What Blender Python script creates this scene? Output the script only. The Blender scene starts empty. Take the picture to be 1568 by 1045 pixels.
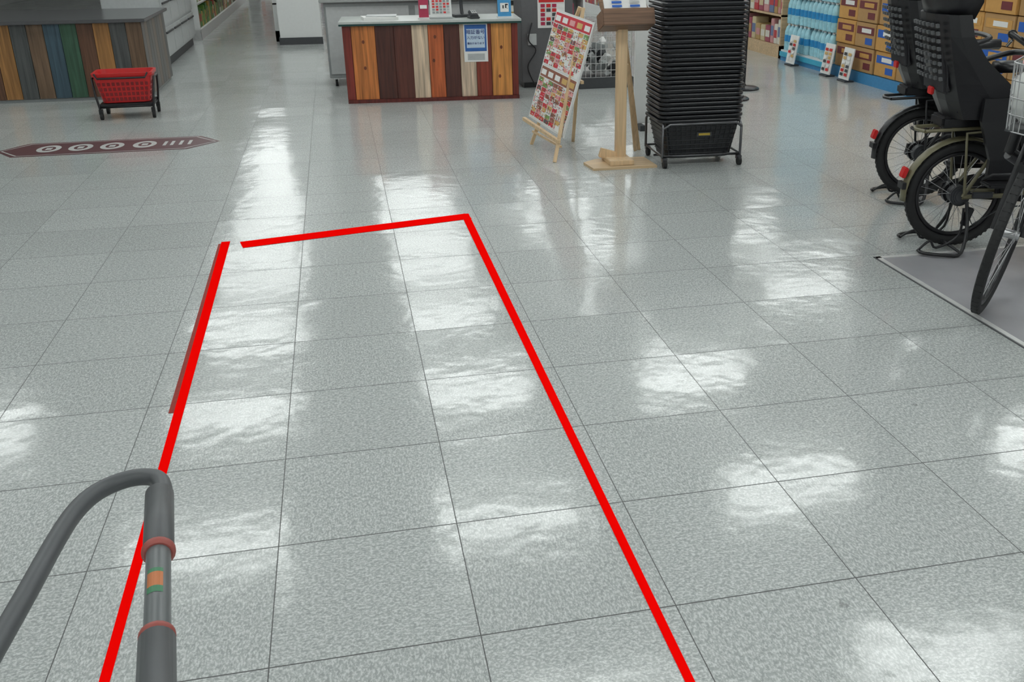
import bpy, bmesh, math, random
from mathutils import Vector, Matrix, Euler
R=random.Random(7)
sc=bpy.context.scene
try: sc.view_settings.view_transform='Standard'
except Exception: pass

# ---------------------------------------------------------------- materials
def nt(m):
    m.use_nodes=True
    return m.node_tree.nodes, m.node_tree.links
_c={}
def mat(name,col,rough=.5,metal=0.,var=.12,scale=30.,spec=.5):
    if name in _c: return _c[name]
    m=bpy.data.materials.new(name); N,L=nt(m); b=N['Principled BSDF']
    tc=N.new('ShaderNodeTexCoord'); no=N.new('ShaderNodeTexNoise'); no.inputs['Scale'].default_value=scale
    no.inputs['Detail'].default_value=4
    L.new(tc.outputs['Object'],no.inputs['Vector'])
    mx=N.new('ShaderNodeMix'); mx.data_type='RGBA'
    mx.inputs[6].default_value=tuple(c*(1-var) for c in col)+(1,)
    mx.inputs[7].default_value=tuple(min(1,c*(1+var)) for c in col)+(1,)
    L.new(no.outputs['Fac'],mx.inputs[0]); L.new(mx.outputs[2],b.inputs['Base Color'])
    b.inputs['Roughness'].default_value=rough; b.inputs['Metallic'].default_value=metal
    b.inputs['Specular IOR Level'].default_value=spec
    _c[name]=m; return m
def wood(name,col,rough=.45,axis='Z',con=.45):
    if name in _c: return _c[name]
    m=bpy.data.materials.new(name); N,L=nt(m); b=N['Principled BSDF']
    tc=N.new('ShaderNodeTexCoord'); mp=N.new('ShaderNodeMapping')
    s={'Z':(45,45,2.2),'X':(2.2,45,45),'Y':(45,2.2,45)}[axis]
    mp.inputs['Scale'].default_value=s
    no=N.new('ShaderNodeTexNoise'); no.inputs['Scale'].default_value=1.; no.inputs['Detail'].default_value=6; no.inputs['Distortion'].default_value=.6
    L.new(tc.outputs['Object'],mp.inputs[0]); L.new(mp.outputs[0],no.inputs['Vector'])
    mr=N.new('ShaderNodeMapRange'); mr.inputs[1].default_value=.3; mr.inputs[2].default_value=.7
    L.new(no.outputs['Fac'],mr.inputs[0])
    mx=N.new('ShaderNodeMix'); mx.data_type='RGBA'
    mx.inputs[6].default_value=tuple(c*(1-con) for c in col)+(1,)
    mx.inputs[7].default_value=tuple(min(1,c*(1+con*.6)) for c in col)+(1,)
    L.new(mr.outputs[0],mx.inputs[0]); L.new(mx.outputs[2],b.inputs['Base Color'])
    b.inputs['Roughness'].default_value=rough
    _c[name]=m; return m

WHITE=mat('white_paint',(.72,.73,.72),.5,var=.04)
PAPER=mat('paper',(.82,.82,.80),.6,var=.04)
GREY=mat('grey_laminate',(.27,.29,.29),.4)
LGREY=mat('light_grey_laminate',(.48,.50,.50),.4)
DGREY=mat('dark_grey',(.05,.053,.058),.45)
BLACK=mat('black_plastic',(.012,.012,.014),.35)
RUBBER=mat('rubber',(.015,.015,.016),.7)
CHROME=mat('steel',(.6,.6,.6),.25,1.)
ALU=mat('aluminium',(.55,.55,.56),.35,1.)
RED=mat('red',(.6,.02,.02),.4)
DRED=mat('dark_red',(.17,.03,.035),.5)
BLUE=mat('blue',(.02,.12,.5),.45)
CYAN=mat('cyan',(.05,.42,.62),.4)
PINE=wood('pine',(.72,.52,.31),.5,'Z',.2)
PLY=wood('plywood',(.62,.45,.27),.5,'X',.25)
CARD=mat('cardboard',(.46,.27,.11),.8,var=.1)

# ---------------------------------------------------------------- builder
def catmull(p,n=8,closed=False):
    p=[Vector(q) for q in p]; out=[]; k=len(p)
    rng=range(k if closed else k-1)
    for i in rng:
        if closed: a,b,c,d=p[(i-1)%k],p[i],p[(i+1)%k],p[(i+2)%k]
        else: a,b,c,d=p[max(i-1,0)],p[i],p[i+1],p[min(i+2,k-1)]
        for j in range(n):
            t=j/n
            out.append(.5*((2*b)+(c-a)*t+(2*a-5*b+4*c-d)*t*t+(3*b-a-3*c+d)*t**3))
    if not closed: out.append(p[-1])
    return out
class B:
    def __init__(s): s.v=[];s.f=[];s.m=[];s.sm=[];s.mats=[];s.M=Matrix.Identity(4)
    def mi(s,m):
        if m not in s.mats: s.mats.append(m)
        return s.mats.index(m)
    def add(s,vs,fs,m,smooth=False):
        o=len(s.v); k=s.mi(m)
        s.v+= [s.M@Vector(v) for v in vs]
        for f in fs: s.f.append([o+i for i in f]); s.m.append(k); s.sm.append(smooth)
    def box(s,c,d,m,rot=None,bev=0.,taper=1.):
        bm=bmesh.new(); bmesh.ops.create_cube(bm,size=1)
        for v in bm.verts:
            t=taper if v.co.z<0 else 1.
            v.co=Vector((v.co.x*d[0]*t,v.co.y*d[1]*t,v.co.z*d[2]))
        if bev: bmesh.ops.bevel(bm,geom=bm.edges[:],offset=bev,segments=2,affect='EDGES')
        X=Matrix.Translation(c)
        if rot: X=X@Euler(rot).to_matrix().to_4x4()
        bm.verts.index_update()
        s.add([X@v.co for v in bm.verts],[[v.index for v in f.verts] for f in bm.faces],m); bm.free()
    def bx(s,a,b_,m,bev=0.):
        s.box([(a[i]+b_[i])/2 for i in range(3)],[abs(b_[i]-a[i]) for i in range(3)],m,None,bev)
    def quad(s,p,m): s.add(p,[list(range(len(p)))],m)
    def tube(s,p,r,m,seg=8,closed=False,smooth=0):
        p=[Vector(q) for q in p]
        if smooth: p=catmull(p,smooth,closed)
        n=len(p); vs=[];fs=[]
        T=[]
        for i in range(n):
            if closed: t=p[(i+1)%n]-p[(i-1)%n]
            else: t=p[min(i+1,n-1)]-p[max(i-1,0)]
            T.append(t.normalized())
        u=T[0].orthogonal().normalized()
        for i in range(n):
            u=(u-T[i]*u.dot(T[i])).normalized(); w=T[i].cross(u)
            rr=r[i] if isinstance(r,(list,tuple)) else r
            for k in range(seg):
                a=2*math.pi*k/seg; vs.append(p[i]+(u*math.cos(a)+w*math.sin(a))*rr)
        for i in range(n if closed else n-1):
            j=(i+1)%n
            for k in range(seg):
                l=(k+1)%seg; fs.append([i*seg+k,i*seg+l,j*seg+l,j*seg+k])
        if not closed: 
            s.add(vs,[list(range(seg))[::-1],[(n-1)*seg+k for k in range(seg)]],m,False)
        s.add(vs,fs,m,seg>4)
    def loft(s,loops,m,closed=True,cap0=False,cap1=False,smooth=False,thick=0.):
        n=len(loops[0]); vs=[v for l in loops for v in l]; fs=[]
        for i in range(len(loops)-1):
            for k in range(n if closed else n-1):
                l=(k+1)%n; fs.append([i*n+k,i*n+l,(i+1)*n+l,(i+1)*n+k])
        if cap0: fs.append(list(range(n))[::-1])
        if cap1: fs.append([(len(loops)-1)*n+k for k in range(n)])
        if thick:
            bm=bmesh.new(); bv=[bm.verts.new(v) for v in vs]
            for f in fs: bm.faces.new([bv[i] for i in f])
            bmesh.ops.recalc_face_normals(bm,faces=bm.faces[:])
            bmesh.ops.solidify(bm,geom=bm.faces[:],thickness=thick)
            bm.verts.index_update()
            vs=[v.co.copy() for v in bm.verts]; fs=[[v.index for v in f.verts] for f in bm.faces]; bm.free()
        s.add(vs,fs,m,smooth)
    def prism(s,poly,z0,z1,m):
        s.loft([[(x,y,z0) for x,y in poly],[(x,y,z1) for x,y in poly]],m,cap0=True,cap1=True)
    def done(s,name,loc=(0,0,0),rz=0.):
        me=bpy.data.meshes.new(name); me.from_pydata([tuple(v) for v in s.v],[],s.f)
        for m in s.mats: me.materials.append(m)
        for p,k,q in zip(me.polygons,s.m,s.sm): p.material_index=k; p.use_smooth=q
        me.update()
        o=bpy.data.objects.new(name,me); o.location=loc; o.rotation_euler=(0,0,rz)
        sc.collection.objects.link(o); return o
def rrect(w,d,r,z,n=5,cx=0,cy=0):
    out=[]
    for sx,sy,a0 in((1,1,0),(-1,1,90),(-1,-1,180),(1,-1,270)):
        for k in range(n+1):
            a=math.radians(a0+90*k/n)
            out.append((cx+sx*(w/2-r)+r*math.cos(a),cy+sy*(d/2-r)+r*math.sin(a),z))
    return out
def cells(b,o,u,v,nu,nv,pal,gap=.12,off=None,skip=.0):
    """grid of printed colour patches on a sheet spanned by u,v"""
    o,u,v=Vector(o),Vector(u),Vector(v); n=u.cross(v).normalized()*.0015
    if off: n=Vector(off)
    for i in range(nu):
        for j in range(nv):
            if R.random()<skip: continue
            a=(i+gap/2)/nu; c=(i+1-gap/2)/nu; d=(j+gap/2)/nv; e=(j+1-gap/2)/nv
            b.quad([o+u*a+v*d+n,o+u*c+v*d+n,o+u*c+v*e+n,o+u*a+v*e+n],R.choice(pal))
def text(s,size,loc,rot,m,parent=None,ext=.0008,align='CENTER'):
    cu=bpy.data.curves.new('lettering','FONT'); cu.body=s; cu.size=size; cu.extrude=ext; cu.align_x=align
    cu.materials.append(m); o=bpy.data.objects.new('lettering',cu); sc.collection.objects.link(o)
    o.location=loc; o.rotation_euler=rot
    if parent: o.parent=parent
    return o

# ---------------------------------------------------------------- room
def floor_mat():
    m=bpy.data.materials.new('vinyl_tile'); N,L=nt(m); b=N['Principled BSDF']
    g=N.new('ShaderNodeNewGeometry'); sp=N.new('ShaderNodeSeparateXYZ'); L.new(g.outputs['Position'],sp.inputs[0])
    def M(op,a,b_=None,c=None):
        n=N.new('ShaderNodeMath'); n.operation=op
        for i,x in enumerate((a,b_,c)):
            if x is None: continue
            if isinstance(x,(int,float)): n.inputs[i].default_value=x
            else: L.new(x,n.inputs[i])
        return n.outputs[0]
    tx=M('DIVIDE',sp.outputs[0],.45); ty=M('DIVIDE',sp.outputs[1],.45)
    fx,fy=M('FLOOR',tx),M('FLOOR',ty)
    def seam(t,w): return M('GREATER_THAN',M('ABSOLUTE',M('SUBTRACT',M('FRACT',t),.5)),.5-w)
    sm=M('MAXIMUM',seam(tx,.0030),seam(ty,.0042))
    cb=N.new('ShaderNodeCombineXYZ'); L.new(fx,cb.inputs[0]); L.new(fy,cb.inputs[1])
    wn=N.new('ShaderNodeTexWhiteNoise'); wn.noise_dimensions='3D'; L.new(cb.outputs[0],wn.inputs['Vector'])
    chk=M('MODULO',M('ABSOLUTE',M('ADD',fx,fy)),2.)
    chk=M('GREATER_THAN',chk,.5)
    def noise(sx,sy,det=3.,off=0.):
        mp=N.new('ShaderNodeMapping'); mp.inputs['Scale'].default_value=(sx,sy,1); mp.inputs['Location'].default_value=(off,off,off)
        L.new(g.outputs['Position'],mp.inputs[0])
        n=N.new('ShaderNodeTexNoise'); n.inputs['Scale'].default_value=1.; n.inputs['Detail'].default_value=det; n.inputs['Roughness'].default_value=.6
        L.new(mp.outputs[0],n.inputs['Vector']); return n.outputs['Fac']
    def mrange(x,a,c):
        mr=N.new('ShaderNodeMapRange'); mr.inputs[1].default_value=a; mr.inputs[2].default_value=c; L.new(x,mr.inputs[0]); return mr.outputs[0]
    def mixf(f,x,y):
        mx=N.new('ShaderNodeMix'); L.new(f,mx.inputs[0]); L.new(x,mx.inputs[2]); L.new(y,mx.inputs[3]); return mx.outputs[0]
    fl=mrange(mixf(chk,noise(190,95,2.),noise(135,150,2.)),.46,.60)
    fl2=mrange(mixf(chk,noise(90,50,3.,31.),noise(60,85,3.,31.)),.36,.64)
    f=M('MULTIPLY_ADD',fl,.62,M('MULTIPLY',fl2,.38))
    col=N.new('ShaderNodeMix'); col.data_type='RGBA'
    col.inputs[6].default_value=(.340,.360,.353,1); col.inputs[7].default_value=(.65,.675,.662,1)
    L.new(f,col.inputs[0])
    tb=M('ADD',M('MULTIPLY',wn.outputs['Value'],.06),M('MULTIPLY_ADD',noise(.9,.9,2.),.14,.88))
    sc_=mrange(noise(13,8,6.,77.),.69,.73); sc2=mrange(noise(30,34,5.,12.),.735,.76)
    tb=M('SUBTRACT',tb,M('MULTIPLY',M('MAXIMUM',sc_,sc2),.3))
    hs=N.new('ShaderNodeHueSaturation'); L.new(col.outputs[2],hs.inputs['Color']); L.new(tb,hs.inputs['Value'])
    fin=N.new('ShaderNodeMix'); fin.data_type='RGBA'; fin.inputs[7].default_value=(.045,.045,.045,1)
    L.new(M('MULTIPLY',sm,.9),fin.inputs[0]); L.new(hs.outputs[0],fin.inputs[6]); L.new(fin.outputs[2],b.inputs['Base Color'])
    ro=M('ADD',M('MULTIPLY_ADD',noise(2.2,2.2,3.),.10,.085),M('MULTIPLY',sm,.4))
    L.new(ro,b.inputs['Roughness'])
    vs=N.new('ShaderNodeVectorMath'); vs.operation='SUBTRACT'; L.new(wn.outputs['Color'],vs.inputs[0]); vs.inputs[1].default_value=(.5,.5,.5)
    vm=N.new('ShaderNodeVectorMath'); vm.operation='MULTIPLY'; L.new(vs.outputs[0],vm.inputs[0]); vm.inputs[1].default_value=(.02,.02,0)
    bp=N.new('ShaderNodeBump'); bp.inputs['Strength'].default_value=.2; bp.inputs['Distance'].default_value=.012
    L.new(noise(6,6,2.5),bp.inputs['Height'])
    va=N.new('ShaderNodeVectorMath'); L.new(vm.outputs[0],va.inputs[0]); L.new(bp.outputs[0],va.inputs[1])
    vn=N.new('ShaderNodeVectorMath'); vn.operation='NORMALIZE'; L.new(va.outputs[0],vn.inputs[0]); L.new(vn.outputs[0],b.inputs['Normal'])
    b.inputs['IOR'].default_value=1.5
    return m
X0,X1,Y0,Y1,HC=-6.,9.,-5.,24.,3.0
def slab(name,a,b_,m):
    b=B(); b.bx(a,b_,m); return b.done(name)
slab('floor',(X0,Y0,-.1),(X1,Y1,0),floor_mat())
CEIL=mat('ceiling_board',(.66,.67,.66),.8,var=.03)
WALL=mat('wall_paint',(.60,.61,.60),.7,var=.03)
slab('ceiling',(X0,Y0,HC),(X1,Y1,HC+.1),CEIL)
slab('wall_back',(X0,Y1,0),(X1,Y1+.1,HC),WALL)
slab('wall_front',(X0,Y0-.1,0),(X1,Y0,HC),WALL)
slab('wall_left',(X0-.1,Y0,0),(X0,Y1,HC),WALL)
slab('wall_right',(X1,Y0,0),(X1+.1,Y1,HC),WALL)
LAMP=bpy.data.materials.new('fluorescent_panel'); N,L=nt(LAMP)
p=N['Principled BSDF']; p.inputs['Emission Color'].default_value=(.955,1,.985,1); p.inputs['Emission Strength'].default_value=9.6
b=B()
for i in range(-2,4):
    for j in range(-3,9):
        x=-.6+2.35*i; y=2.6+2.3*j
        if y<Y0+.6: continue
        if i<0 and (j%2 or y>10): continue
        b.box((x,y,HC-.03),(1.2,.48,.05),WHITE)
        for dy in(-.115,.115): b.box((x,y+dy,HC-.065),(1.12,.16,.03),LAMP)
b.done('ceiling_lights')

# ---------------------------------------------------------------- floor markings
TAPE=mat('red_tape',(1.,.002,.001),1.,var=.0,spec=0.)
OLDT=mat('old_red_tape',(.30,.045,.035),.7,var=.3,scale=60,spec=.15)
b=B()
def strip(p,q,w0,w1,m,z=.0012):
    p,q=Vector((p[0],p[1],z)),Vector((q[0],q[1],z)); d=(q-p).normalized(); n=Vector((-d.y,d.x,0))
    b.quad([p+n*w0/2,p-n*w0/2,q-n*w1/2,q+n*w1/2],m)
strip((.091,1.29),(.064,3.17),.042,.042,OLDT,.0008)
strip((.125,-.35),(.075,3.2),.02,.042,TAPE)
strip((.155,3.125),(1.31,3.372),.11,.11,TAPE,.0013)
strip((1.295,3.42),(1.30,-.35),.042,.02,TAPE,.0016)
b.done('red_floor_tape')
b=B()
SW=mat('sticker_white',(.50,.50,.49),.4); SD=mat('sticker_maroon',(.10,.035,.04),.45)
out=[(-1.55,6.06),(-.36,6.06),(-.2,5.82),(-.40,5.59),(-1.55,5.59),(-1.7,5.82)]
def inset(P,k): 
    c=Vector((-.95,5.825)); return [((x-c.x)*(1-k*1.0)+c.x,(y-c.y)*(1-k*3.2)+c.y) for x,y in P]
b.quad([(x,y,.0010) for x,y in out][::-1],SD); b.quad([(x,y,.0014) for x,y in inset(out,.035)][::-1],SW)
b.quad([(x,y,.0018) for x,y in inset(out,.05)][::-1],SD)
st=b.done('floor_sticker')
b2=B()
for x in(-1.36,-1.15,-.94,-.72):
    b2.loft([[(x+.08*math.cos(a*math.pi/10),5.825+.12*math.sin(a*math.pi/10),.003) for a in range(20)],[(x+.045*math.cos(a*math.pi/10),5.825+.07*math.sin(a*math.pi/10),.003) for a in range(20)]],SW)
    b2.bx((x-.02,5.79,.0024),(x+.02,5.86,.003),SW)
for x in(-.58,-.53,-.47,-.41): b2.bx((x-.011,5.75,.0024),(x+.011,5.90,.003),SW)
o=b2.done('sticker_print'); o.parent=st
b=B(); b.bx((3.09,-3.,0),(6.6,2.18,.003),mat('grey_mat',(.37,.365,.385),.2,var=.25,scale=4))
TRIM=mat('edge_strip',(.75,.75,.74),.3,.3)
b.bx((3.068,-3.,0),(3.09,2.202,.005),TRIM); b.bx((3.068,2.18,0),(6.6,2.202,.005),TRIM)
b.bx((3.060,-3.,0),(3.068,2.21,.0015),DGREY); b.bx((3.06,2.202,0),(6.6,2.21,.0015),DGREY); b.done('display_mat')

# ---------------------------------------------------------------- planked service counter
CH=.69
def planks(b,pl,y,z0,z1,prefix):
    for k,(a,c,col) in enumerate(pl):
        b.box(((a+c)/2,y,(z0+z1)/2),(c-a-.004,.022,z1-z0),wood(prefix+str(k),col,.38),None,.002)
px=[528,541,577,605,632,657,681,705,730,754,786,796]
cols=[(.22,.03,.02),(.60,.20,.05),(.085,.025,.017),(.11,.03,.02),(.70,.54,.39),(.55,.13,.04),(.085,.025,.018),(.70,.54,.40),(.26,.045,.025),(.68,.29,.075),(.20,.03,.02)]
pl=[((px[i]-532)/176.,(px[i+1]-532)/176.,cols[i]) for i in range(11)]
b=B()
b.bx((0.02,.012,.0),(1.46,.52,CH-.03),wood('ctr_body',(.25,.05,.03)))
planks(b,pl,0,.03,CH-.035,'plank')
b.bx((-.02,-.03,0),(1.5,.01,.03),wood('ctr_base',(.13,.02,.015)))
b.bx((-.045,-.05,CH-.035),(1.53,.55,CH-.018),mat('teal_edge',(.008,.05,.045),.4))
b.bx((-.045,-.05,CH-.018),(1.53,.55,CH),mat('ctr_top',(.50,.53,.51),.3))
KN=wood('knot',(.2,.05,.02))
for x,z in((.15,.52),(.15,.3),(.75,.35),(.77,.55),(1.35,.45),(1.33,.2)):
    b.loft([[(x+.012*math.cos(a)*s_,-.0125,z+.016*math.sin(a)*s_) for a in [k*math.pi/5 for k in range(10)]] for s_ in(1,.05)],KN)
PB=mat('poster_blue',(.03,.13,.42),.5); 
b.bx((1.02,-.016,.33),(1.23,-.0125,.655),PAPER)
b.bx((1.03,-.018,.42),(1.22,-.016,.645),PB); b.bx((1.045,-.0195,.45),(1.205,-.018,.61),mat('poster_lb',(.55,.68,.82),.5))
b.bx((1.05,-.018,.345),(1.2,-.016,.40),LGREY)
ctr=b.done('service_counter',(.77,7.28,0),-math.radians(3.5))
INK=mat('ink',(.01,.03,.2),.5)
text('暗証番号',.042,(1.125,-.021,.57),(math.pi/2,0,0),INK,ctr)
text('入力がない',.032,(1.125,-.021,.525),(math.pi/2,0,0),INK,ctr)
text('場合があります',.022,(1.125,-.021,.48),(math.pi/2,0,0),INK,ctr)

def cpos(x,y):
    a=-math.radians(3.5); return (.77+x*math.cos(a)-y*math.sin(a),7.28+x*math.sin(a)+y*math.cos(a))
MAG=mat('magenta',(.42,.02,.07),.4)
b=B(); b.box((0,0,.006),(.1,.08,.012),WHITE); b.box((0,.0,.11),(.085,.012,.2),MAG,(-.15,0,0)); b.box((0,-.012,.1),(.06,.004,.03),PAPER,(-.15,0,0))
x,y=cpos(.69,.15); b.done('red_counter_sign',(x,y,CH),-.1)
b=B(); b.box((0,0,.008),(.2,.1,.016),LGREY,None,.004); b.box((0,.01,.11),(.19,.014,.2),WHITE,(-.2,0,0)); cells(b,(-.08,-.015,.04),(.16,0,0),(0,.03,.14),5,6,[GREY,LGREY,RED],.3)
x,y=cpos(.84,.14); b.done('price_sign_stand',(x,y,CH),0)
b=B(); b.box((0,0,.012),(.2,.16,.024),DGREY,None,.006); b.tube([(0,.02,.02),(0,.04,.12),(0,.02,.22)],.016,DGREY,smooth=4)
b.box((0,0,.3),(.3,.03,.22),BLACK,(-.25,0,0),.006); b.box((0,-.018,.3),(.27,.004,.19),mat('screen',(.1,.16,.22),.15),(-.25,0,0))
x,y=cpos(1.04,.28); b.done('register_terminal',(x,y,CH),.2)
b=B(); b.box((0,0,.035),(.07,.12,.03),DGREY,(.3,0,0),.006); b.box((0,0,.01),(.09,.12,.018),DGREY,None,.004); cells(b,(-.025,-.05,.045),(.05,0,0),(0,.07,.022),3,4,[LGREY,WHITE],.3)
x,y=cpos(1.12,.08); b.done('card_reader',(x,y,CH),.1)
b=B(); b.box((0,0,.005),(.13,.07,.01),WHITE); b.box((0,0,.09),(.12,.008,.17),mat('qr_blue',(.05,.3,.6),.4),(-.12,0,0)); b.box((0,-.01,.085),(.075,.003,.075),PAPER,(-.12,0,0)); cells(b,(-.03,-.0125,.055),(.06,0,0),(0,.004,.06),5,5,[BLACK,PAPER],.05)
x,y=cpos(1.4,.12); b.done('payment_card_stand',(x,y,CH),0)
b=B()
b.box((0,0,.012),(.3,.22,.024),PAPER,(0,0,.1)); b.box((.02,.01,.028),(.26,.2,.008),LGREY,(0,0,-.1))
x,y=cpos(.3,.2); b.done('paper_stack',(x,y,CH))

# grey desk behind
b=B()
b.bx((0,0,.08),(1.7,.55,.78),GREY,.004); b.bx((-.04,-.04,.78),(1.74,.6,.81),mat('desk_top',(.36,.38,.37),.35),.004)
for x in(.06,1.64):
    for y in(.06,.49):
        b.tube([(x-.012,y,.035),(x+.012,y,.035)],.035,RUBBER,14); b.bx((x-.018,y-.018,.035),(x+.018,y+.018,.08),CHROME)
b.bx((.02,-.006,.12),(.8,0,.74),LGREY); b.bx((.86,-.006,.12),(1.66,0,.74),LGREY)
b.done('grey_desk',(.60,8.32,0))
b=B()
def blob(b,c,r,m,seed,nu=18,nv=10,am=.18):
    q=random.Random(seed); lo=[]
    for j in range(nv+1):
        t=math.pi*j/nv; l=[]
        for i in range(nu):
            a=2*math.pi*i/nu; k=1+am*(q.random()-.5)*2*math.sin(t)
            l.append((c[0]+r[0]*k*math.sin(t)*math.cos(a),c[1]+r[1]*k*math.sin(t)*math.sin(a),c[2]-r[2]*math.cos(t)))
        lo.append(l)
    b.loft(lo,m,smooth=True)
BAGW=mat('bag_white',(.7,.72,.7),.35)
blob(b,(0,0,.07),(.2,.14,.07),BAGW,3); b.tube([(.1,0,.1),(.17,.02,.17),(.22,0,.1)],.008,PAPER,6,smooth=5); b.tube([(-.1,0,.1),(-.15,.02,.16),(-.2,0,.09)],.008,PAPER,6,smooth=5)
b.done('plastic_bag',(.86,8.55,.81))
# dark cabinet right of counter + red poster
b=B(); b.bx((0,0,.05),(.5,.4,1.0),mat('cabinet_grey',(.12,.12,.125),.4),.005); b.bx((.02,.02,0),(.48,.38,.05),BLACK)
b.bx((.16,-.01,.55),(.42,0,.95),PAPER); b.bx((.17,-.014,.78),(.41,-.01,.94),RED); cells(b,(.18,-.012,.57),(.22,0,0),(0,0,.2),4,5,[RED,PAPER,DGREY,MAG],.25,(0,-.003,0)); cells(b,(.18,-.014,.8),(.22,0,0),(0,0,.12),5,2,[PAPER],.3,(0,-.003,0))
b.tube([(.1,-.02,.6),(.06,-.05,.45),(.13,-.04,.35),(.05,-.04,.2),(.12,-.05,.02)],.006,BLACK,6,smooth=8)
b.bx((.06,-.03,.4),(.14,-.0,.5),LGREY)
b.done('notice_cabinet',(2.40,7.75,0))
# wire bin
b=B(); WR=mat('wire_white',(.6,.6,.6),.35)
w,d,h=.5,.45,.62
for z in[.1+.065*k for k in range(9)]: b.tube([(0,0,z),(w,0,z),(w,d,z),(0,d,z)],.0035,WR,5,closed=True)
for k in range(11):
    x=w*k/10
    b.tube([(x,0,.1),(x,0,h)],.003,WR,5); b.tube([(x,d,.1),(x,d,h)],.003,WR,5)
for k in range(10):
    y=d*k/9
    b.tube([(0,y,.1),(0,y,h)],.003,WR,5); b.tube([(w,y,.1),(w,y,h)],.003,WR,5)
b.bx((-.02,-.02,0),(w+.02,d+.02,.1),DGREY,.005)
for k in range(22):
    b.box((R.uniform(.08,.42),R.uniform(.07,.38),.13+.012*k),(.11,.08,.05),R.choice([DGREY,PAPER,GREY,BLACK,LGREY]),(R.random(),R.random(),R.random()*3),.006)
b.done('wire_bin',(2.93,7.56,0))
b=B(); b.bx((0,0,.04),(.42,.03,1.15),WHITE,.003); b.bx((.02,-.1,0),(.06,.13,.04),DGREY); b.bx((.36,-.1,0),(.40,.13,.04),DGREY); b.done('white_partition_board',(2.86,5.5,0),.0)

# ---------------------------------------------------------------- flyer board on easel
FP=[PAPER,mat('f_red',(.62,.04,.06),.5),mat('f_pink',(.75,.35,.35),.5),mat('f_brown',(.3,.12,.08),.5),mat('f_gold',(.65,.42,.15),.5),mat('f_green',(.2,.35,.12),.5),PAPER,mat('f_dk',(.12,.1,.1),.5)]
b=B()
BL,BR_=Vector((1.985,5.2,.19)),Vector((2.095,4.57,.15)); up_=Vector((.215,.0,.72))
nn=(BR_-BL).cross(up_).normalized()
if nn.x>0: nn=-nn
def pl_(o,u,v,t,m):
    q=[o,o+u,o+u+v,o+v]; b.loft([[x for x in q],[x+nn*t for x in q]],m,cap0=True,cap1=True)
pl_(BL,BR_-BL,up_,-.012,WHITE)
U=(BR_-BL); V=up_
for (u0,u1,v0,v1) in((.02,.98,.505,.985),(.02,.98,.015,.495)):
    o=BL+U*u0+V*v0; u=U*(u1-u0); v=V*(v1-v0); pl_(o,u,v,.0015,PAPER)
    cells(b,o+v*.80,u,v*.19,1,1,[FP[1]] if v0>.3 else [FP[3]],.02,nn*.003)
    cells(b,o+v*.82,u,v*.14,5,1,[PAPER,FP[2],FP[4]],.3,nn*.0042)
    cells(b,o+v*.02,u,v*.77,7,9,FP+[FP[1]],.12,nn*.003,.18)
    cells(b,o+v*.02,u,v*.77,18,32,[FP[1],PAPER,FP[7],FP[4],FP[3],FP[2]],.4,nn*.0042,.35)
def bar(a,c,w,m): b.tube([a,c],w,m,4)
top=BL.lerp(BR_,.5)+up_*1.08
bar((1.99,5.14,0),top-nn*.03+Vector((0,.05,0)),.015,PINE); bar((2.03,4.53,0),top-nn*.03-Vector((0,.05,0)),.015,PINE)
bar((2.30,5.16,0),top-nn*.04,.014,PINE)
bar(BL-Vector((.03,-.02,.02)),BR_-Vector((.03,.02,.02)),.016,PINE); bar(BL+Vector((.02,-.05,-.1)),BR_+Vector((.0,.06,-.07)),.010,PINE)
bar(BL+up_*.5-nn*.03,BR_+up_*.5-nn*.03,.014,PINE)
b.done('flyer_easel')
# ---------------------------------------------------------------- wooden notice stand
b=B()
b.prism([(2.2,4.42),(2.22,4.23),(2.64,4.22),(2.63,4.49),(2.3,4.50)],0,.015,PLY)
b.box((2.42,4.38,.03),(.16,.22,.03),PINE,None,.003)
b.box((2.45,4.43,.44),(.062,.062,.86),PINE,None,.003)
b.box((2.37,4.43,.055),(.12,.04,.06),PINE,(0,.3,0),.003)
b.box((2.46,4.38,.9),(.33,.16,.1),wood('walnut',(.22,.12,.07),.5,'X'),(-.35,0,0),.004)
b.box((2.46,4.42,.965),(.30,.24,.02),wood('walnut2',(.3,.18,.1),.5,'X'),(.55,0,0),.003)
b.box((2.46,4.44,1.04),(.27,.012,.2),PAPER,(-.6,0,0))
cells(b,(2.345,4.38,.965),(.23,0,0),(0,.1,.15),2,7,[DGREY,LGREY,BLUE],.45,(0,-.008,.006))
b.tube([(2.49,4.5,.78),(2.68,4.78,0)],.017,PINE,4); b.tube([(2.50,4.47,.62),(2.62,4.66,.02)],.012,PINE,4)
b.done('wooden_notice_stand')

# ---------------------------------------------------------------- basket stack
b=B(); BK=mat('basket_black',(.014,.015,.018),.32)
W,D,NR,dz=.56,.40,27,.0272
z0=.045; 
lo=[]
for k in range(9):
    t=k/8; lo.append(rrect(.43+.09*t,.29+.08*t,.05,z0+.235*t))
b.loft(lo,BK,cap0=True)
for k in range(1,8):
    t=k/8; b.tube(rrect(.434+.09*t,.294+.08*t,.05,z0+.235*t),.004,BK,5,closed=True)
for k in range(15):
    x=-.2+.4*k/14
    for sy in(-1,1): b.tube([(x,sy*.147,z0+.01),(x*1.2,sy*.187,z0+.235)],.004,BK,4)
prof=[]
for k in range(NR):
    z=z0+.235+k*dz; jx=R.uniform(-.005,.005); jy=R.uniform(-.005,.005)
    for (dd,zz) in((-.045,0),(-.004,0),(0,.003),(0,.0125),(-.006,.017),(-.045,.018)):
        prof.append(rrect(W+dd,D+dd,.06+dd*.3,z+zz,5,jx,jy))
b.loft(prof,BK)
zt=z0+.235+NR*dz
b.loft([rrect(W-.05,D-.05,.05,zt),rrect(W-.13,D-.12,.05,zt-.2)],BK,cap1=True)
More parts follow.
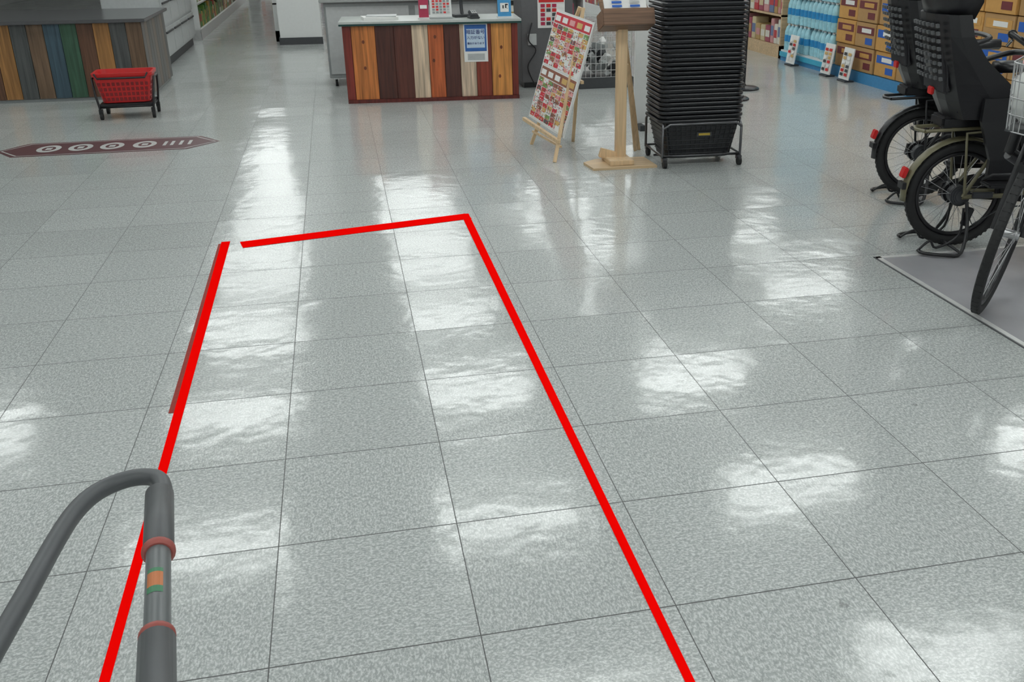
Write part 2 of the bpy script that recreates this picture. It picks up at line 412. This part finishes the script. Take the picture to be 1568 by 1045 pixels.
b.tube([(-W/2+.02,-.08,zt),(-W/2+.01,-.08,zt+.03),(-W/2+.01,.08,zt+.03),(-W/2+.02,.08,zt)],.007,BK,6)
b.tube([(-W/2+.06,-D/2+.01,zt+.008),(-.1,-D/2-.01,zt+.02),(.1,-D/2-.01,zt+.02),(W/2-.06,-D/2+.01,zt+.008)],.007,BK,6)
FR=mat('trolley_steel',(.16,.16,.17),.3,1.)
for sx in(-1,1):
    x=sx*.262
    b.tube([(x,-.2,.06),(x,-.2,.25),(x*.97,-.17,.285),(x*.97,.17,.285),(x,.2,.25),(x,.2,.06)],.0085,FR,8)
b.tube([(-.262,-.2,.07),(.262,-.2,.07),(.262,.2,.07),(-.262,.2,.07)],.0085,FR,8,closed=True)
b.tube([(-.262,-.2,.245),(-.22,-.215,.275),(.22,-.215,.275),(.262,-.2,.245)],.0085,FR,8)
b.tube([(-.262,0,.04),(.262,0,.04)],.008,FR,8)
for x in(-.17,.17): b.tube([(x,-.2,.07),(x,.2,.07)],.006,FR,6)
for sx in(-1,1):
    for sy in(-1,1):
        x,y=sx*.25,sy*.2
        b.tube([(x-.011,y-.02,.028),(x+.011,y-.02,.028)],.028,RUBBER,14); b.box((x,y-.01,.05),(.032,.04,.03),FR,None,.004)
b.box((.02,-.178,.2),(.1,.006,.028),DGREY); b.box((.02,-.182,.2),(.075,.004,.014),mat('lbl',(.5,.35,.05),.5))
b.done('shopping_basket_stack',(2.935,4.40,0),-.03)

# stanchions
for (x,y,h) in((4.42,7.15,1.25),(4.1,6.62,1.2)):
    b=B(); b.loft([[(r*math.cos(k*math.pi/14),r*math.sin(k*math.pi/14),z) for k in range(28)] for r,z in((.15,0),(.15,.012),(.13,.022),(.03,.034),(.02,.05))],BLACK,cap0=True,cap1=True)
    b.tube([(0,0,.03),(0,0,h)],.018,BLACK,14); b.box((0,0,h),(.22,.02,.3),BLACK,None,.004); b.box((0,-.012,h),(.2,.004,.28),PAPER)
    b.done('sign_pole',(x,y,0))

# ---------------------------------------------------------------- right shelves
def bottle_pack(b,x,y,z):
    F1,F2,C1=mat('water_film',(.36,.66,.78),.15,var=.35,scale=25),mat('water_label',(.03,.28,.60),.3,var=.2),mat('cap_white',(.8,.85,.88),.3)
    for i in range(2):
        for j in range(3):
            cx,cy=x+.05+.095*i,y+.05+.095*j
            prof_=[(.044,0),(.046,.06),(.043,.07),(.046,.08),(.046,.2),(.03,.25),(.014,.268)]
            b.loft([[(cx+r*math.cos(a*math.pi/5),cy+r*math.sin(a*math.pi/5),z+h_) for a in range(10)] for r,h_ in prof_],F1,cap1=True,smooth=True)
            b.loft([[(cx+.047*math.cos(a*math.pi/5),cy+.047*math.sin(a*math.pi/5),z+h_) for a in range(10)] for h_ in(.095,.165)],F2,smooth=True)
            b.loft([[(cx+.016*math.cos(a*math.pi/4),cy+.016*math.sin(a*math.pi/4),z+h_) for a in range(8)] for h_ in(.262,.285)],C1,cap1=True)
b=B()
for k in range(5):
    for j in range(4): bottle_pack(b,5.68+R.uniform(-.02,.02),7.88+j*.3,.12+k*.29)
b.bx((5.66,7.87,0),(6.3,9.08,.1),mat('pallet_blue',(.05,.25,.5),.5)); b.bx((5.66,7.87,.1),(6.3,9.08,.118),WHITE)
b.bx((5.645,7.87,.05),(5.66,9.08,.1),CYAN)
b.done('water_bottle_packs')
b=B(); OR=mat('carton_orange',(.60,.32,.09),.7); 
b.bx((5.66,4.6,0),(6.3,7.83,.1),mat('pallet_blue',(0,0,0)))
for k in range(6):
    for j in range(8):
        y=4.62+.4*j; z=.105+.232*k; xo=R.uniform(-.012,.012)
        b.bx((5.68+xo,y,z),(6.1,y+.385,z+.225),R.choice([CARD,CARD,OR]),.004)
        f=5.679+xo
        b.bx((f-.002,y+.03,z+.12),(f,y+.355,z+.19),R.choice([DRED,BLUE,OR,DRED])); b.bx((f-.003,y+.08,z+.135),(f,y+.26,z+.175),R.choice([PAPER,OR]))
        b.bx((f-.002,y+.05,z+.03),(f,y+.18,z+.09),R.choice([BLUE,BLUE,DRED])); 
b.done('drink_carton_stack')
for x,y in((5.58,8.6),(5.58,7.75),(5.58,7.35)):
    b=B(); b.box((0,0,.0075),(.1,.16,.015),DGREY); b.box((0,0,.17),(.012,.2,.3),PAPER,(0,.15,0)); cells(b,(-.03,-.085,.05),(0,.17,0),(.036,0,.23),2,6,[RED,FP[4],DGREY,PAPER],.3,(-.004,0,0)); b.done('price_card',(x,y,0))
def goods_shelf(name,x0,x1,y0,y1,face,levels,pal,hs=.36,frame=WHITE,h0=.12):
    """gondola with goods; face: '-x','+x','-y'"""
    b=B(); H=h0+levels*hs
    if face=='-y': L0,L1=x0,x1
    else: L0,L1=y0,y1
    b.bx((x0,y0,0),(x1,y1,h0),frame)
    for k in range(levels+1):
        z=h0+k*hs; b.bx((x0,y0,z),(x1,y1,z+.02),frame)
    if face=='-y': b.bx((x0,y1-.03,0),(x1,y1,H),frame)
    elif face=='-x': b.bx((x1-.03,y0,0),(x1,y1,H),frame)
    else: b.bx((x0,y0,0),(x0+.03,y1,H),frame)
    for e in(L0,L1-.03):
        if face=='-y': b.bx((e,y0,0),(e+.03,y1,H),frame)
        else: b.bx((x0,e,0),(x1,e+.03,H),frame)
    for k in range(levels):
        z=h0+k*hs+.022; p=L0+.04
        while p<L1-.2:
            w=R.uniform(.07,.16); g=min(hs-.06,R.uniform(.16,.3)); m=R.choice(pal); m2=R.choice(pal); t=.03
            if face=='-y': b.bx((p,y0+t,z),(p+w,y0+.2,z+g),m,.006); b.bx((p+.01,y0+t-.002,z+g*.3),(p+w-.01,y0+t,z+g*.7),m2)
            elif face=='-x': b.bx((x0+t,p,z),(x0+.2,p+w,z+g),m,.006); b.bx((x0+t-.002,p+.01,z+g*.3),(x0+t,p+w-.01,z+g*.7),m2)
            else: b.bx((x1-.2,p,z),(x1-t,p+w,z+g),m,.006); b.bx((x1-t,p+.01,z+g*.3),(x1-t+.002,p+w-.01,z+g*.7),m2)
            p+=w+.012
    return b.done(name)
P1=[mat('g_%d'%i,c,.4) for i,c in enumerate([(.5,.05,.06),(.6,.3,.3),(.7,.68,.6),(.45,.3,.12),(.15,.2,.35),(.6,.5,.3),(.35,.08,.12)])]
P2=[mat('h_%d'%i,c,.4) for i,c in enumerate([(.08,.25,.05),(.2,.4,.08),(.45,.08,.05),(.6,.4,.08),(.7,.7,.62),(.1,.12,.06),(.3,.15,.06)])]
goods_shelf('snack_shelf',5.7,6.2,9.2,11.2,'-x',4,P1,.34,PLY)
goods_shelf('grocery_shelf',5.2,5.7,12.,19.,'-x',5,P1,.36)
goods_shelf('grocery_shelf',1.2,4.2,12.6,13.1,'-y',4,P1,.36)
goods_shelf('grocery_shelf',-.12,.42,12.75,20.,'-x',5,P1,.36)
goods_shelf('produce_shelf',-1.75,-1.14,13.2,22.,'+x',5,P2,.34)
goods_shelf('grocery_shelf',-1.,5.5,23.2,23.9,'-y',5,P1,.36)
b=B(); b.bx((-.04,12.3,0),(.5,12.62,HC),WHITE); b.bx((-.05,12.285,0),(.51,12.3,.09),DGREY); b.bx((-.055,12.285,0),(-.04,12.62,.09),DGREY); b.done('pillar')
b=B()
b.bx((-1.75,10.2,.1),(-1.16,12.7,1.35),LGREY,.01); b.bx((-1.72,10.22,0),(-1.19,12.68,.1),DGREY)
for k in range(4):
    y=10.24+.615*k
    for z0_,z1_ in((.14,.42),(.45,.73)):
        b.bx((-1.16,y,z0_),(-1.145,y+.58,z1_),LGREY,.003); b.bx((-1.145,y+.04,z1_-.06),(-1.13,y+.54,z1_-.04),DGREY)
    b.bx((-1.16,y,.78),(-1.15,y+.58,1.3),mat('glass_dark',(.1,.14,.14),.08))
b.done('chilled_cabinet')
def pcounter(name,x0,y0,x1,y1,h,pal):
    b=B(); b.bx((x0+.02,y0+.02,0),(x1-.02,y1,h-.03),GREY)
    n=int((x1-x0)/.13); 
    for k in range(n):
        a=x0+(x1-x0)*k/n; c=x0+(x1-x0)*(k+1)/n; cc=pal[k%len(pal)]
        b.box(((a+c)/2,y0+.01,h/2),(c-a-.004,.02,h-.06),wood('lp%d'%(k%len(pal)),cc),None,.002)
    n=int((y1-y0)/.14)
    for k in range(n):
        a=y0+(y1-y0)*k/n; c=y0+(y1-y0)*(k+1)/n
        b.box((x1-.01,(a+c)/2,h/2),(.02,c-a-.004,h-.06),wood('ls%d'%(k%3),[(.17,.16,.15),(.2,.16,.13),(.13,.13,.125)][k%3]),None,.002)
    b.bx((x0-.04,y0-.04,h-.03),(x1+.04,y1+.02,h),mat('ctop',(.09,.09,.095),.25),.004)
    return b.done(name)
pal=[(.04,.10,.06),(.12,.055,.03),(.33,.16,.05),(.08,.085,.085),(.16,.10,.06),(.05,.09,.12)]
pcounter('plank_counter',-2.5,8.05,-1.0,9.35,.70,pal)
b=B(); RB=mat('basket_red',(.60,.02,.02),.35); RBD=mat('basket_red_dark',(.22,.008,.01),.5)
w,d=.46,.33; zb=.13
b.loft([rrect(w-.1,d-.08,.04,zb),rrect(w-.02,d-.02,.05,zb+.21),rrect(w,d,.05,zb+.21),rrect(w+.005,d+.005,.05,zb+.235),rrect(w-.03,d-.03,.05,zb+.235),rrect(w-.12,d-.1,.04,zb+.01)],RB,cap0=True,cap1=True)
for r_ in range(4):
    for k in range(11):
        t=(r_+.7)/5.2; x=(-.5+(k+.5)/11)*(w-.12+.08*t); y=-(d-.08+.06*t)/2-.002
        b.box((x,y,zb+.21*t),(.022,.004,.026),RBD)
for r_ in range(4):
    for k in range(7):
        t=(r_+.7)/5.2; y=(-.5+(k+.5)/7)*(d-.12); x=(w-.1+.08*t)/2+.002
        b.box((x,y,zb+.21*t),(.004,.022,.026),RBD)
b.tube([(-w/2+.03,-d/2,zb+.235),(-w/2+.05,-d/2-.02,zb+.2),(w/2-.05,-d/2-.02,zb+.2),(w/2-.03,-d/2,zb+.235)],.008,BLACK,6)
b.tube([(-.2,-.15,.1),(.2,-.15,.1),(.2,.15,.1),(-.2,.15,.1)],.01,BLACK,8,closed=True)
for sx in(-1,1):
    b.tube([(sx*.2,-.15,.05),(sx*.22,-.15,.2),(sx*.235,-.1,.32),(sx*.235,.1,.32),(sx*.22,.15,.2),(sx*.2,.15,.05)],.009,BLACK,8)
    for sy in(-1,1):
        b.tube([(sx*.2-.011,sy*.15,.03),(sx*.2+.011,sy*.15,.03)],.03,RUBBER,14); b.box((sx*.2,sy*.15,.065),(.03,.03,.04),BLACK)
b.box((0,0,.115),(.4,.3,.02),BLACK)
b.done('red_shopping_basket',(-1.03,7.12,0),.03)

# ---------------------------------------------------------------- cart handle lower-left
b=B(); GR=mat('handle_grey',(.085,.09,.095),.45); OG=mat('ring_coral',(.36,.09,.075),.5); GR2=mat('handle_pipe',(.13,.14,.145),.35)
z=.8
b.tube([(.456,-.64,z),(.455,-.61,z),(.445,-.578,z),(.425,-.566,z),(.40,-.570,z),(.375,-.592,z),(.36,-.63,z),(.352,-.69,z),(.345,-.80,z),(.33,-1.0,z),(.315,-1.2,z)],.0110,GR,14,smooth=6)
def pt(y): t=(-.62-y)/.6; return (.452+.083*t,y,z)
b.tube([pt(-.61),pt(-.615),pt(-.73),pt(-.735)],[.012,.0165,.0165,.015],GR,20)
b.tube([pt(-.735),pt(-.738),pt(-.743),pt(-.746)],[.015,.018,.018,.015],OG,20)
b.tube([pt(-.745),pt(-.89)],.013,GR2,20)
b.tube([pt(-.886),pt(-.888),pt(-.892),pt(-.894)],[.015,.0175,.0175,.015],OG,20)
b.tube([pt(-.893),pt(-.896),pt(-1.2),pt(-1.22)],[.015,.0175,.0175,.012],GR,20)
for y0_,y1_,mm in((-.79,-.797,mat('lab_g',(.05,.2,.1),.5)),(-.797,-.822,mat('lab_o',(.5,.16,.05),.5)),(-.822,-.833,mat('lab_g',(0,0,0)))):
    lo=[]
    for y in(y0_,y1_):
        c=pt(y); lo.append([(c[0]+.0133*math.sin(a),y,z+.0133*math.cos(a)) for a in [-.75+1.3*k/6 for k in range(7)]])
    b.loft(lo,mm,closed=False)
for ex in(.532,.315):
    b.tube([(ex,-1.2,z),(ex,-1.28,.74),(ex,-1.3,.5),(ex,-1.28,.12)],.013,GR2,12,smooth=5)
    b.tube([(ex,-1.5,.12),(ex,-.98,.12)],.012,GR2,10)
    for y in(-1.48,-1.0): b.tube([(ex-.015,y,.055),(ex+.015,y,.055)],.055,RUBBER,18); b.box((ex,y,.1),(.04,.03,.05),GR2)
b.tube([(.532,-1.28,.12),(.315,-1.28,.12)],.012,GR2,10); b.tube([(.532,-1.3,.5),(.315,-1.3,.5)],.012,GR2,10)
b.done('push_cart')

# ---------------------------------------------------------------- bicycles
def wheel(b,cx,r,cy=0,tw=.024,motor=False,tyre=RUBBER,rimm=BLACK,spm=ALU):
    n=40
    def ring(R_,k=n): return [(cx+R_*math.cos(2*math.pi*i/k),cy,r+R_*math.sin(2*math.pi*i/k)) for i in range(k)]
    b.tube(ring(r-tw),tw,tyre,10,closed=True); b.tube(ring(r-2*tw-.008),.011,rimm,8,closed=True)
    b.tube([(cx,cy-.045,r),(cx,cy+.045,r)],.018,ALU,12)
    for s_ in(-1,1): b.tube([(cx,cy+s_*.03,r),(cx,cy+s_*.034,r)],.032,ALU,18)
    if motor:
        b.tube([(cx,cy+.03,r),(cx,cy+.06,r)],.055,BLACK,24)
        for s_,rr in((-.036,.05),(-.042,.043),(-.048,.036),(-.054,.028)): b.tube([(cx,cy+s_-.002,r),(cx,cy+s_+.002,r)],rr,DGREY,20)
        b.tube([(cx,cy-.02,r),(cx,cy+.02,r)],.045,DGREY,24)
    for i in range(28):
        a=2*math.pi*i/28; s_=1 if i%2 else -1; a2=a+(.45 if i%4<2 else -.45)
        b.tube([(cx+.03*math.cos(a2),cy+s_*.03,r+.03*math.sin(a2)),(cx+(r-2*tw-.01)*math.cos(a),cy,r+(r-2*tw-.01)*math.sin(a))],.0015,spm,4)
    for i in range(60):
        a=2*math.pi*i/60
        c=(cx+(r-.003)*math.cos(a),cy,r+(r-.003)*math.sin(a)); b.box(c,(.004,.026,.012),tyre,(0,-a,0))
def bicycle(b,fr,r=.25,wb=1.13,seat=True,basket=True,cseat=BLACK,refl=RED,steer=0.,lean=0.,tw=.024,guard=True):
    wheel(b,0,r,motor=seat,tw=tw)
    def T(p,rad,m=fr,s=0,seg=10): b.tube(p,rad,m,seg,smooth=s)
    BB=(.42,0,.27); ST=(.24,0,.68); HT=(.93,0,.78); HB=(.97,0,.6)
    T([BB,ST],.017); T([BB,(.6,0,.32),(.85,0,.52),HB],.026,s=6); T([(.36,0,.42),(.6,0,.42),HT],.015,s=5); T([HT,HB],.022)
    for s in(-1,1):
        T([(0,s*.06,r),(.2,s*.05,.25),(.4,s*.035,.27)],.011); T([(0,s*.06,r),(.15,s*.045,.5),(.28,s*.02,.6)],.009)
        T([(0,s*.075,r+.02),(-.03,s*.075,.55),(.22,s*.07,.57)],.007); T([(-.22,s*.06,.56),(.24,s*.06,.58)],.008)
        if seat:
            T([(0.02,s*.07,r-.02),(.02,s*.11,.12),(-.02,s*.17,.012),(-.10,s*.19,.010),(-.19,s*.15,.010),(-.2,s*.11,.012)],.0085,BLACK,4)
            T([(-.2,s*.11,.012),(-.14,s*.09,.05),(-.1,s*.08,.012),(0.,s*.08,.07),(.01,s*.07,.2)],.006,BLACK,4)
    if seat: T([(-.02,-.17,.012),(-.05,0,.03),(-.02,.17,.012)],.007,BLACK,5)
    else: T([(.02,.07,r-.02),(.05,.12,.15),(.03,.2,.01)],.009,BLACK,4)
    T([(-.22,.06,.56),(-.24,0,.56),(-.22,-.06,.56)],.008)
    def mud(cx,a0,a1,m):
        lo=[]
        for k in range(16):
            a=math.radians(a0+(a1-a0)*k/15); q=[]
            for t in(-1,-.6,0,.6,1):
                rr=r+.012+.012*(1-t*t); q.append((cx+rr*math.cos(a),t*.033,r+rr*math.sin(a)))
            lo.append(q)
        b.loft(lo,m,closed=False,thick=.002,smooth=True)
    mud(0,15,185,fr)
    b.box((-.27,0,.36),(.02,.045,.05),refl,(0,.3,0),.004); b.box((-.272,0,.30),(.018,.06,.03),BLACK)
    b.loft([[(x,s_,z) for x,z in((-.05,.29),(.1,.325),(.35,.345),(.5,.33),(.53,.26),(.48,.2),(.35,.19),(.05,.215),(-.06,.23))] for s_ in(.055,.075)],BLACK,cap0=True,cap1=True)
    b.tube([(.42,-.07,.27),(.42,.09,.27)],.02,ALU,12); b.box((.42,0,.26),(.16,.1,.13),DGREY,None,.02)
    for s in(-1,1): 
        b.tube([(.42,s*.09,.27),(.42+s*.12,s*.1,.27-s*.1)],.011,BLACK,8); b.box((.42+s*.12,s*.15,.27-s*.1),(.09,.08,.025),BLACK,None,.006)
    b.box((.03,-.075,.16),(.035,.02,.09),BLACK,(0,.3,0),.005); b.box((.09,-.07,.26),(.1,.012,.03),DGREY,None,.004)
    b.tube([(.02,-.075,.19),(.06,-.075,.12),(.2,-.07,.2),(.42,-.07,.21)],.004,DGREY,5)
    b.box((.27,0,.52),(.11,.1,.3),BLACK,(0,-.4,0),.02); T([ST,(.2,0,.8)],.013,CHROME)
    b.loft([[(x+.0,y_*w_,.84+dz_) for y_,dz_ in((-1,-.02),(-.7,.012),(0,.02),(.7,.012),(1,-.02),(0,-.035))] for x,w_ in((.09,.05),(.13,.1),(.2,.1),(.28,.05),(.36,.022))],BLACK,cap0=True,cap1=True,smooth=True)
    if seat:
        def U(z,x,w,d,bow=.02): return [(x+d,-w,z),(x+d*.5,-w*1.03,z),(x+.02,-w*.93,z),(x-bow*.6,-w*.5,z),(x-bow,0,z),(x-bow*.6,w*.5,z),(x+.02,w*.93,z),(x+d*.5,w*1.03,z),(x+d,w,z)]
        b.loft([U(.62,-.1,.13,.30),U(.70,-.14,.15,.33),U(.78,-.17,.16,.26),U(.88,-.2,.165,.17),U(.98,-.225,.165,.12),U(1.07,-.245,.155,.12)],cseat,closed=False,thick=.012)
        b.loft([U(1.05,-.23,.13,.13),U(1.12,-.25,.15,.17),U(1.22,-.265,.15,.18),U(1.30,-.265,.12,.14)],cseat,closed=False,thick=.014,smooth=True)
        CU=mat('cushion',(.03,.03,.034),.85)
        b.box((.04,0,.66),(.3,.26,.06),cseat,None,.02); b.box((.03,0,.71),(.24,.24,.03),CU,None,.012)
        b.box((-.19,0,.88),(.03,.24,.3),CU,(0,-.15,0),.012)
        b.box((.02,0,.60),(.34,.14,.05),BLACK,None,.01)
        HL=mat('perforation',(.10,.105,.11),.6)
        for i in range(7):
            for j in range(8):
                y=-.12+.04*i; z=.80+.032*j; x=-.19-.0025*j*2.6-.02-(.02*(1-(y/.16)**2))+.008
                b.box((x,y,z),(.01,.020,.015),HL,(0,-.2,0))
        for s in(-1,1):
            b.loft([[(x0_,s*y_,z_) for x0_,y_ in((-.02,.15),(.16,.15),(.16,.175),(-.02,.175))] if z_>.5 else [(x0_+.04,s*(y_+.01),z_) for x0_,y_ in((.0,.15),(.13,.15),(.13,.175),(.0,.175))] for z_ in(.36,.45,.62,.72)],cseat,cap0=True,cap1=True)
            b.box((.12,s*.2,.345),(.19,.1,.02),cseat,None,.006); b.tube([(.03,s*.17,.36),(.03,s*.25,.40),(.2,s*.25,.40),(.21,s*.17,.36)],.008,cseat,6)
        b.box((-.195,0,.735),(.014,.05,.035),refl,None,.004)
        b.tube([(.1,-.16,.84),(.24,-.13,.88),(.24,.13,.88),(.1,.16,.84)],.013,cseat,8,smooth=5)
    # ---- steered front assembly
    b.M=Matrix.Translation((.95,0,0))@Matrix.Rotation(steer,4,'Z')@Matrix.Rotation(lean,4,'X')@Matrix.Translation((-.95,0,0))
    wheel(b,wb,r,tw=tw)
    for s in(-1,1): T([(HB[0],s*.03,HB[2]+.02),(1.03,s*.05,max(.52,r*2)),(wb,s*.055,r)],.012,s=4)
    T([(HB[0],-.03,HB[2]+.1),(HB[0],.03,HB[2]+.1)],.02)
    if guard: mud(wb,10,150,BLACK)
    T([HT,(.905,0,.93)],.016,CHROME)
    T([(.74,-.27,.99),(.84,-.25,1.0),(.9,-.1,.95),(.905,0,.93),(.9,.1,.95),(.84,.25,1.0),(.74,.27,.99)],.011,BLACK,6)
    for s in(-1,1):
        T([(.72,s*.275,.988),(.83,s*.255,1.)],.017,RUBBER); T([(.84,s*.25,.98),(.78,s*.27,.95)],.006,CHROME)
        T([(.85,s*.22,1.),(.98,s*.14,.98),(.98,s*.05,.8),(.95,s*.03,.6)],.0035,BLACK,8,6)
    if basket:
        zb,x0_=.72,1.0; WB=DGREY if seat else ALU
        for z_,w_,d_ in((zb,.24,.18),(zb+.06,.26,.2),(zb+.12,.28,.22),(zb+.18,.3,.24),(zb+.24,.32,.26)):
            b.tube(rrect(d_,w_,.03,z_,3,x0_+.12),.003,WB,5,closed=True)
        lo_=rrect(.18,.24,.03,zb,3,x0_+.12); hi_=rrect(.26,.32,.03,zb+.24,3,x0_+.12)
        for k in range(0,len(lo_)): b.tube([lo_[k],hi_[k]],.0025,WB,4)
        for t in(.2,.4,.6,.8):
            for s in(-1,1):
                b.tube([(x0_+.03+.18*t,s*.12,zb),(x0_-.01+.26*t,s*.16,zb+.24)],.0025,WB,4); b.tube([(x0_+.12+s*.09,-.12+.24*t,zb),(x0_+.12+s*.13,-.16+.32*t,zb+.24)],.0025,WB,4)
        b.box((x0_+.12,0,zb),(.18,.24,.006),DGREY); T([(HT[0],0,.72),(x0_+.1,0,.71)],.01)
        b.box((x0_+.27,0,.62),(.05,.05,.05),BLACK,None,.01)
        if not seat: blob(b,(x0_+.12,0,zb+.13),(.12,.15,.13),BAGW,9,am=.12); b.box((x0_+.12,0,zb+.27),(.2,.27,.01),mat('leaflet_pink',(.75,.45,.45),.5),(.1,.15,0))
    b.M=Matrix.Identity(4)
KH=mat('khaki_paint',(.17,.155,.09),.35)
b=B(); bicycle(b,KH); b.done('child_seat_bicycle',(3.50,2.28,.008),math.radians(-9))
b=B(); bicycle(b,mat('black_paint',(.02,.02,.022),.3),basket=True); b.done('child_seat_bicycle',(3.83,3.15,0.004),math.radians(-10))
b=B()
bicycle(b,mat('dark_paint',(.02,.02,.022),.3),r=.33,wb=1.12,seat=False,steer=math.radians(48),lean=math.radians(-9),tw=.019,guard=False)
b.done('city_bicycle',(4.19,1.52,.012),math.radians(176))

# ---------------------------------------------------------------- camera
y_,p_,r_=[math.radians(a) for a in(12.66,23.05,-.37)]
fw=Vector((math.sin(y_)*math.cos(p_),math.cos(y_)*math.cos(p_),-math.sin(p_))); rt0=Vector((math.cos(y_),-math.sin(y_),0)); up0=rt0.cross(fw)
rt=math.cos(r_)*rt0+math.sin(r_)*up0; up=-math.sin(r_)*rt0+math.cos(r_)*up0
cam=bpy.data.cameras.new('camera'); co=bpy.data.objects.new('camera',cam); sc.collection.objects.link(co)
co.matrix_world=Matrix(((rt.x,up.x,-fw.x,.716),(rt.y,up.y,-fw.y,-1.724),(rt.z,up.z,-fw.z,1.436),(0,0,0,1)))
cam.sensor_width=36; cam.lens=1494/1568*36; cam.shift_x=-87.5/1568
sc.camera=co
w=bpy.data.worlds.new('world'); sc.world=w; w.use_nodes=True; w.node_tree.nodes['Background'].inputs[0].default_value=(.9,.95,1,1); w.node_tree.nodes['Background'].inputs[1].default_value=.3
